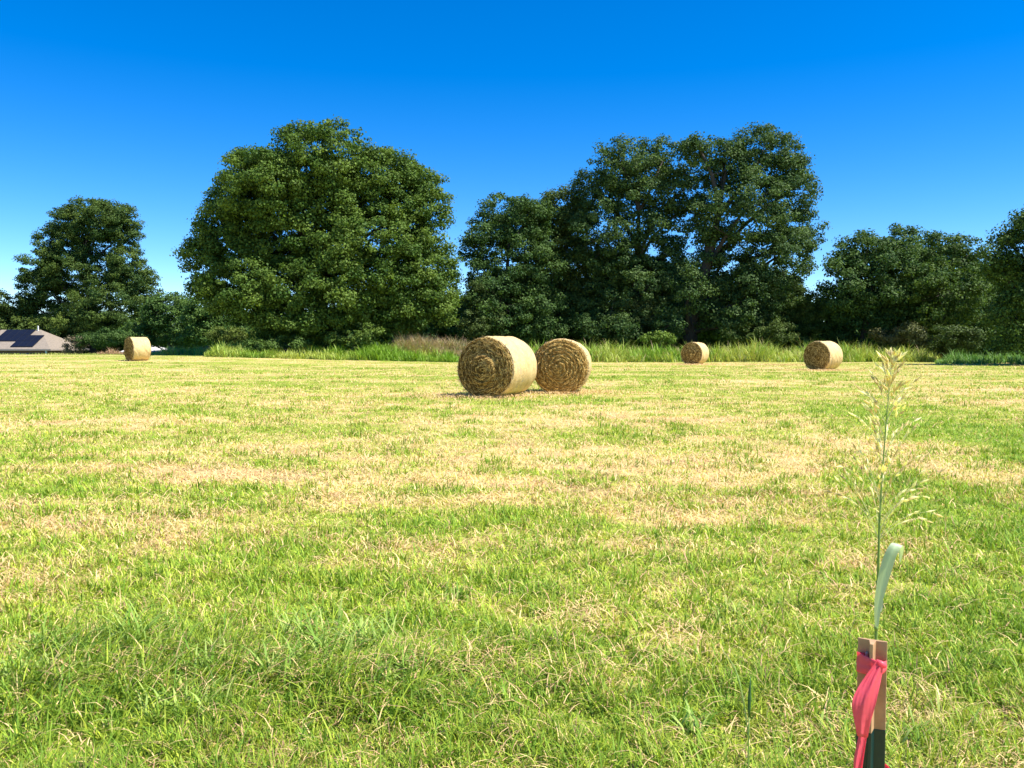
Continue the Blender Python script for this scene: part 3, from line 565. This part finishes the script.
# pale roofed house beyond
gz2 = float(H(-52, 122)); hb2 = np.array([-52.5, 124., gz2])
h2 = thing('house', hb2, 'far house with pale grey roof, mostly hidden behind the leftmost hay bale', 'house')
def rel2(p): return tuple(np.array(p, float)-hb2)
xa, xb, ya, yb, ze, zr = -57., -51., 121., 127., .55, 1.75
mb = MB(); mb.box(xa+.3+52.5, xb-.3+52.5, -2.7, 2.7, -.3, ze-gz2-.01); mb.build('wall', M_white, h2)
A_, B_, C_, D_ = (xa, ya, ze), (xb, ya, ze), (xb, yb, ze), (xa, yb, ze); E_, G_ = (xa+2, 124, zr), (xb-2.4, 124, zr)
mb = MB()
for f in ((A_, B_, G_, E_), (B_, C_, G_), (C_, D_, E_, G_), (D_, A_, E_), (D_, C_, B_, A_)): mb.poly([rel2(p) for p in f])
mb.build('roof', plain('pale_shingles', (.55, .53, .5), .9, noise=.1, scale=3), h2)

# ---------------------------------------------------------------- steel fence post in the foreground
M_green = plain('dark_green_enamel', (.006, .032, .027), .35, noise=.25, scale=30, bump=.05)
M_tip = plain('tan_painted_tip', (.36, .20, .09), .55, rgb2=(.50, .30, .15), scale=35, bump=.05)
M_stud = plain('worn_tan_stud', (.45, .36, .26), .6, noise=.2, scale=60)
M_chip = plain('chipped_paint', (.35, .50, .42), .6, noise=.2, scale=60)
PY = 1.06; p_top = P(872.5, 640, PY); pz = float(p_top[2]); px0 = float(p_top[0]); gp = float(H(px0, PY))
zsplit = float(P(872, 728, PY)[2])
post = thing('fence_post', (px0, PY, gp), 'green steel fence post with tan painted top, wrapped with pink tape', 'fence post', rz=R(-27))
hw, tk, rb = .0175, .0035, .017       # half flange width, thickness, rib depth (towards the camera)
prof = [(-hw, .001), (-hw, .0035), (hw, .0035), (hw, .001), (.0040, -.0005), (.0019, -rb), (-.0019, -rb), (-.0040, -.0005)]
def extr(z0, z1, name, mat, parent, bev=0, g=0):
    V = [(x+(g if x > 0 else -g), y+(-g if y < 0.001 else g), z) for z in (z0, z1) for x, y in prof]; n = len(prof)
    F_ = [tuple(range(n))[::-1], tuple(range(n, 2*n))]+[(k, (k+1) % n, n+(k+1) % n, n+k) for k in range(n)]
    o = mesh(name, V, faces=F_, mat=mat, parent=parent); md = o.modifiers.new('bevel', 'BEVEL'); md.width = .0006; md.segments = 2; return o
extr(-.3, zsplit-gp, 'post_shaft', M_green, post)
extr(zsplit-gp, pz-gp, 'painted_tip', M_tip, post)
for kz in range(18):   # studs on the flange beside the rib
    z = pz-gp-.022-kz*.054
    if z < .1: continue
    mb = MB(); mb.box(-.0082, -.0042, -.0045, .0008, z-.006, z+.006)
    st = mb.build('stud', M_chip if z < zsplit-gp else M_stud, post); md = st.modifiers.new('bevel', 'BEVEL'); md.width = .0012; md.segments = 2
# pink flagging tape
def tapemat():
    m, t, b = newmat('pink_tape'); b.inputs['Base Color'].default_value = (1, .17, .23, 1); b.inputs['Roughness'].default_value = .38
    tr = t.nodes.new('ShaderNodeBsdfTranslucent'); tr.inputs[0].default_value = (1, .22, .27, 1); mx = t.nodes.new('ShaderNodeMixShader'); mx.inputs[0].default_value = .5
    tc = t.nodes.new('ShaderNodeTexCoord'); n = t.nodes.new('ShaderNodeTexNoise'); n.inputs['Scale'].default_value = 60; bp = t.nodes.new('ShaderNodeBump'); bp.inputs['Strength'].default_value = .25; bp.inputs['Distance'].default_value = .004
    t.links.new(tc.outputs['Object'], n.inputs['Vector']); t.links.new(n.outputs['Fac'], bp.inputs['Height']); t.links.new(bp.outputs[0], b.inputs['Normal'])
    t.links.new(b.outputs[0], mx.inputs[1]); t.links.new(tr.outputs[0], mx.inputs[2]); t.links.new(mx.outputs[0], t.nodes['Material Output'].inputs[0]); return m
M_tape = tapemat()
tape = thing('marking_ribbon', (px0, PY, float(P(872, 662, PY)[2])), 'bright pink plastic ribbon knotted round the top of the fence post, ends hanging', 'ribbon'); tb = np.array(tape.location)
def ribbon(name, rowsv, parent=tape, sub=2):
    """rowsv: list of rows, each row a list of 3-D points across the ribbon"""
    k = len(rowsv[0]); V = [tuple(np.array(p)-tb) for r in rowsv for p in r]
    F_ = [(i*k+j, i*k+j+1, (i+1)*k+j+1, (i+1)*k+j) for i in range(len(rowsv)-1) for j in range(k-1)]
    o = mesh(name, V, faces=F_, mat=M_tape, parent=parent, smooth_=True)
    md = o.modifiers.new('sub', 'SUBSURF'); md.levels = sub; md.render_levels = sub
    md = o.modifiers.new('solid', 'SOLIDIFY'); md.thickness = .0003; return o
# band round the post (closed loop), slightly higher on the left
loop = [(-.0188, .0045), (-.0192, .000), (-.017, -.006), (-.006, -.0175), (0, -.0198), (.006, -.0175), (.0168, -.006), (.0192, 0), (.0188, .0045), (0, .0058), (-.0188, .0045)]
rows = []
for (lx, ly) in loop:
    zt = P(872, 655.5+(lx/.0175)*3.5, PY)[2]; zb = P(872, 670-(lx/.0175)*1.5, PY)[2]
    zm = (zt+zb)/2; cx_, cy_ = px0+lx, PY+ly
    rows.append([(cx_, cy_, zt), (cx_-.0006*np.sign(lx), cy_-.0022, zt*.7+zb*.3), (cx_, cy_+.0004, zm), (cx_, cy_-.0020, zt*.3+zb*.7), (cx_, cy_, zb)])
ribbon('wrapped_band', rows)
# knot
mb = MB(); kc = P(880.5, 663, PY-.024)-tb
mb.tube([kc+np.array(q) for q in ((-.005, .001, .003), (-.001, -.003, .0005), (.003, -.003, -.002), (.005, .001, -.004))], [.002, .004, .004, .002], 10); mb.build('knot', M_tape, tape, sm=True)
def rowpx(l, r, dy, fold=.003, n=13, ph=0.):
    pts = []
    for k in range(n):
        t = k/(n-1); p = P(l[0]*(1-t)+r[0]*t, l[1]*(1-t)+r[1]*t, PY+dy+fold*.6*math.sin(t*7+ph)+fold*.3*math.sin(t*15+ph*2.3)+.0012*math.sin(t*37+ph*5)); pts.append(p)
    return pts
ribbon('hanging_end', [rowpx((877, 660), (884, 664), -.026, .001), rowpx((871, 668), (883, 668), -.028, .003), rowpx((861, 682), (881, 680), -.032, .004, ph=.4), rowpx((854, 694), (878, 694), -.036, .004, ph=.8),
                       rowpx((851, 704), (875, 708), -.038, .003, ph=1.2), rowpx((854, 720), (870, 722), -.036, .003, ph=1.8), rowpx((857, 736), (868, 738), -.032, .004, ph=2.4)])
ribbon('hanging_end', [rowpx((858, 700), (873, 704), -.022, .003, ph=1), rowpx((860, 718), (870, 716), -.024, .003, ph=2), rowpx((859, 738), (867, 736), -.026, .004, ph=2.6), rowpx((854, 756), (864, 756), -.028, .004, ph=3),
                       rowpx((853, 768), (862, 770), -.029, .003, ph=3.4), rowpx((856, 785), (862, 786), -.028, .003, ph=3.9), rowpx((852, 803), (862, 806), -.027, .003, ph=4.4)])
ribbon('hanging_end', [rowpx((877, 760), (879, 764), .010, .001), rowpx((882, 763), (884, 772), .008, .002), rowpx((887, 764), (889, 780), .004, .002), rowpx((893, 772), (886, 792), 0, .002), rowpx((892, 786), (880, 806), -.004, .003)])

# ---------------------------------------------------------------- seeding grass stalk behind the post
M_stem = plain('green_stem', (.13, .24, .035), .5, rgb2=(.20, .30, .06), scale=30)
M_blade = colmat('wide_grass_leaf', .35, .4, .4)
M_seed = colmat('seed_husk', .5, .6, .3)
SYd = 1.27; rs = np.random.default_rng(4)
sb = P(876, 640, SYd); sg = float(H(sb[0], SYd))
stalk = thing('grass_stalk', (sb[0], SYd, sg), 'tall grass stalk with open tan seed head and wide leaf, rising behind the post', 'grass stalk'); s0 = np.array(stalk.location)
spts = [np.array([sb[0]-.004, SYd, sg-.02]), np.array([sb[0]-.003, SYd, sg+.4])]+[P(px, py, SYd) for px, py in ((876, 640), (878, 580), (879.5, 520), (882.5, 470), (886, 425), (889.5, 385), (893.5, 356))]
mb = MB(); mb.tube([p-s0 for p in spts], [.0034, .0031, .0024, .0021, .0016, .0012, .0009, .0007, .0003], 8)
for q in (P(877.8, 583, SYd), P(876.2, 628, SYd), (spts[1]+spts[0])/2): mb.tube([q-s0-np.array([0, 0, .004]), q-s0, q-s0+np.array([0, 0, .004])], [.0024, .0033, .0024], 8)
mb.build('stem', M_stem, stalk, sm=True)
def leafblade(name, ctr, wid, col, parent, base, mat=M_blade, side=(1, .2, 0), fold=.25):
    V = []; cc = []; s = np.array(side, float); s /= np.linalg.norm(s); n = len(ctr)
    for i in range(n):
        c = np.array(ctr[i])-base; w = wid[i]
        t = np.array(ctr[min(i+1, n-1)])-np.array(ctr[max(i-1, 0)]); t /= np.linalg.norm(t)+1e-9; s_ = s-t*np.dot(s, t); s_ /= np.linalg.norm(s_); nn = np.cross(s_, t)
        for k, f in enumerate((-1, -.5, 0, .5, 1)):
            V.append(tuple(c+s_*w*.5*f+nn*w*fold*(1-abs(f)))); cc.append(np.array(col)*(1.25 if k == 2 else 1))
    F_ = [(i*5+j, i*5+j+1, (i+1)*5+j+1, (i+1)*5+j) for i in range(n-1) for j in range(4)]
    o = mesh(name, V, faces=F_, mat=mat, parent=parent, col=np.array(cc), smooth_=True); md = o.modifiers.new('sub', 'SUBSURF'); md.levels = 1; md.render_levels = 1; return o
leafblade('leaf', [P(876.5, 632, SYd), P(877, 610, SYd-.008), P(880, 592, SYd-.015), P(885, 572, SYd-.022), P(890, 555, SYd-.028), P(896, 544, SYd-.03), P(900, 544, SYd-.022), P(901.5, 552, SYd-.012), P(900, 562, SYd-.004)],
          [.004, .010, .014, .018, .018, .016, .012, .007, .002], (.50, .60, .40), stalk, s0, side=(1, -.1, -.15), fold=.12)
leafblade('leaf', [P(878, 583, SYd), P(881, 596, SYd+.01), P(882.5, 606, SYd+.012), P(881, 612, SYd+.012)], [.003, .006, .006, .002], (.5, .52, .38), stalk, s0)
# open seed head: fine branches with husks
mb = MB(); husk = []
def stemat(py):
    ys = [640, 580, 520, 470, 425, 385, 356]; xs = [876, 878, 879.5, 882.5, 886, 889.5, 893.5]
    return P(float(np.interp(-py, [-v for v in ys], xs)), py, SYd)
px2m = SYd/F
br = []
for py0 in (538, 532, 515, 500, 488, 470, 455, 440, 425, 412, 400, 390, 380, 372, 365):
    k = 4
    for q in range(k):
        up = (540-py0)/185; L = (82-58*up)*(.62 if py0 < 405 else 1)*(.55+.6*rs.random())*px2m
        a = rs.random()*6.283; br.append((py0+rs.uniform(-4, 4), a, L, .55+.5*rs.random()-.25*up))
br += [(536, -.15, 66*px2m, 1.35), (540, .1, 62*px2m, 1.45), (522, 0., 56*px2m, 1.2), (512, -.2, 50*px2m, 1.15), (455, .1, 52*px2m, .9), (440, 3.0, 40*px2m, .55), (450, 3.2, 48*px2m, .5), (425, 3.3, 36*px2m, .6), (530, .3, 58*px2m, 1.1)]
for (py0, a, L, th) in br:
    p = stemat(py0)-s0; dx, dy = math.cos(a), math.sin(a); pts = [p]; t = 0
    for i in range(1, 6):
        f = i/5; ang = th*.55+th*.75*f*f      # from vertical, arching out
        pts.append(pts[-1]+np.array([dx*math.sin(ang), dy*math.sin(ang), math.cos(ang)])*L/5)
    mb.tube(pts, [.00035, .0003, .00028, .00025, .0002, .00015], 4, cap=False)
    nh = rs.integers(3, 6)
    for i in range(nh):
        f = .45+.55*(i+rs.random()*.6)/nh; f = min(f, .999)*5; i0 = int(f); c = pts[i0]*(1-f+i0)+pts[min(i0+1, 5)]*(f-i0)
        d = pts[min(i0+1, 5)]-pts[i0]; d = d/np.linalg.norm(d)+rs.normal(0, .22, 3); d /= np.linalg.norm(d); husk.append((c, d, .012+.007*rs.random(), .0016+.0009*rs.random()))
for i in range(10): c = stemat(356+i*3)-s0; d = rs.normal(0, .3, 3)+np.array([0, 0, 1.]); husk.append((c, d/np.linalg.norm(d), .009, .0015))
head = mb.build('seed_head', plain('pale_branchlets', (.62, .60, .28), .6, noise=.1), stalk)
V = []; F_ = []; cc = []
for (c, d, L, w) in husk:
    s = np.cross(d, rs.normal(0, 1, 3)); s /= np.linalg.norm(s); u = np.cross(d, s); b = len(V); col = np.array((.80, .66, .36))*(1-rs.random()*.2) if rs.random() < .5 else np.array((.95, .88, .62))
    V.append(c); [V.append(c+d*L*.4+(s*math.cos(q)+u*math.sin(q))*w) for q in (0, 1.57, 3.14, 4.71)]; V.append(c+d*L)
    for k in range(4): F_ += [(b, b+1+(k+1) % 4, b+1+k), (b+5, b+1+k, b+1+(k+1) % 4)]
    cc += [col]*6
hk = mesh('husks', [tuple(v) for v in V], faces=F_, mat=M_seed, parent=head, col=np.array(cc)); hk['kind'] = 'stuff'

# ---------------------------------------------------------------- thin dark headed stalk
Yk = 2.3; b0 = P(748, 800, Yk); kz = float(H(b0[0], Yk)); k0 = np.array([b0[0], Yk, kz])
st = thing('grass_stalk', k0, 'short thin grass stalk with a narrow dark green head, left of the post', 'grass stalk')
pts = [k0-np.array([0, 0, .02]), P(748, 775, Yk), P(748.5, 740, Yk), P(749, 716, Yk)]
mb = MB(); mb.tube([p-k0 for p in pts], [.0022, .002, .0018, .0016], 6); mb.build('stem', M_stem, st, sm=True)
mb = MB(); mb.tube([P(x_, y_, Yk)-k0 for x_, y_ in ((749, 717), (749.2, 708), (749.5, 698), (750, 688), (750.5, 676))], [.0018, .0045, .0048, .0030, .0005], 8); mb.build('seed_head', plain('dark_green_head', (.03, .10, .02), .6, noise=.3, scale=60), st, sm=True)
leafblade('leaf', [P(748, 735, Yk), P(744, 700, Yk+.01), P(736, 665, Yk+.02), P(722, 650, Yk+.03)], [.003, .005, .004, .001], (.30, .40, .12), st, k0)
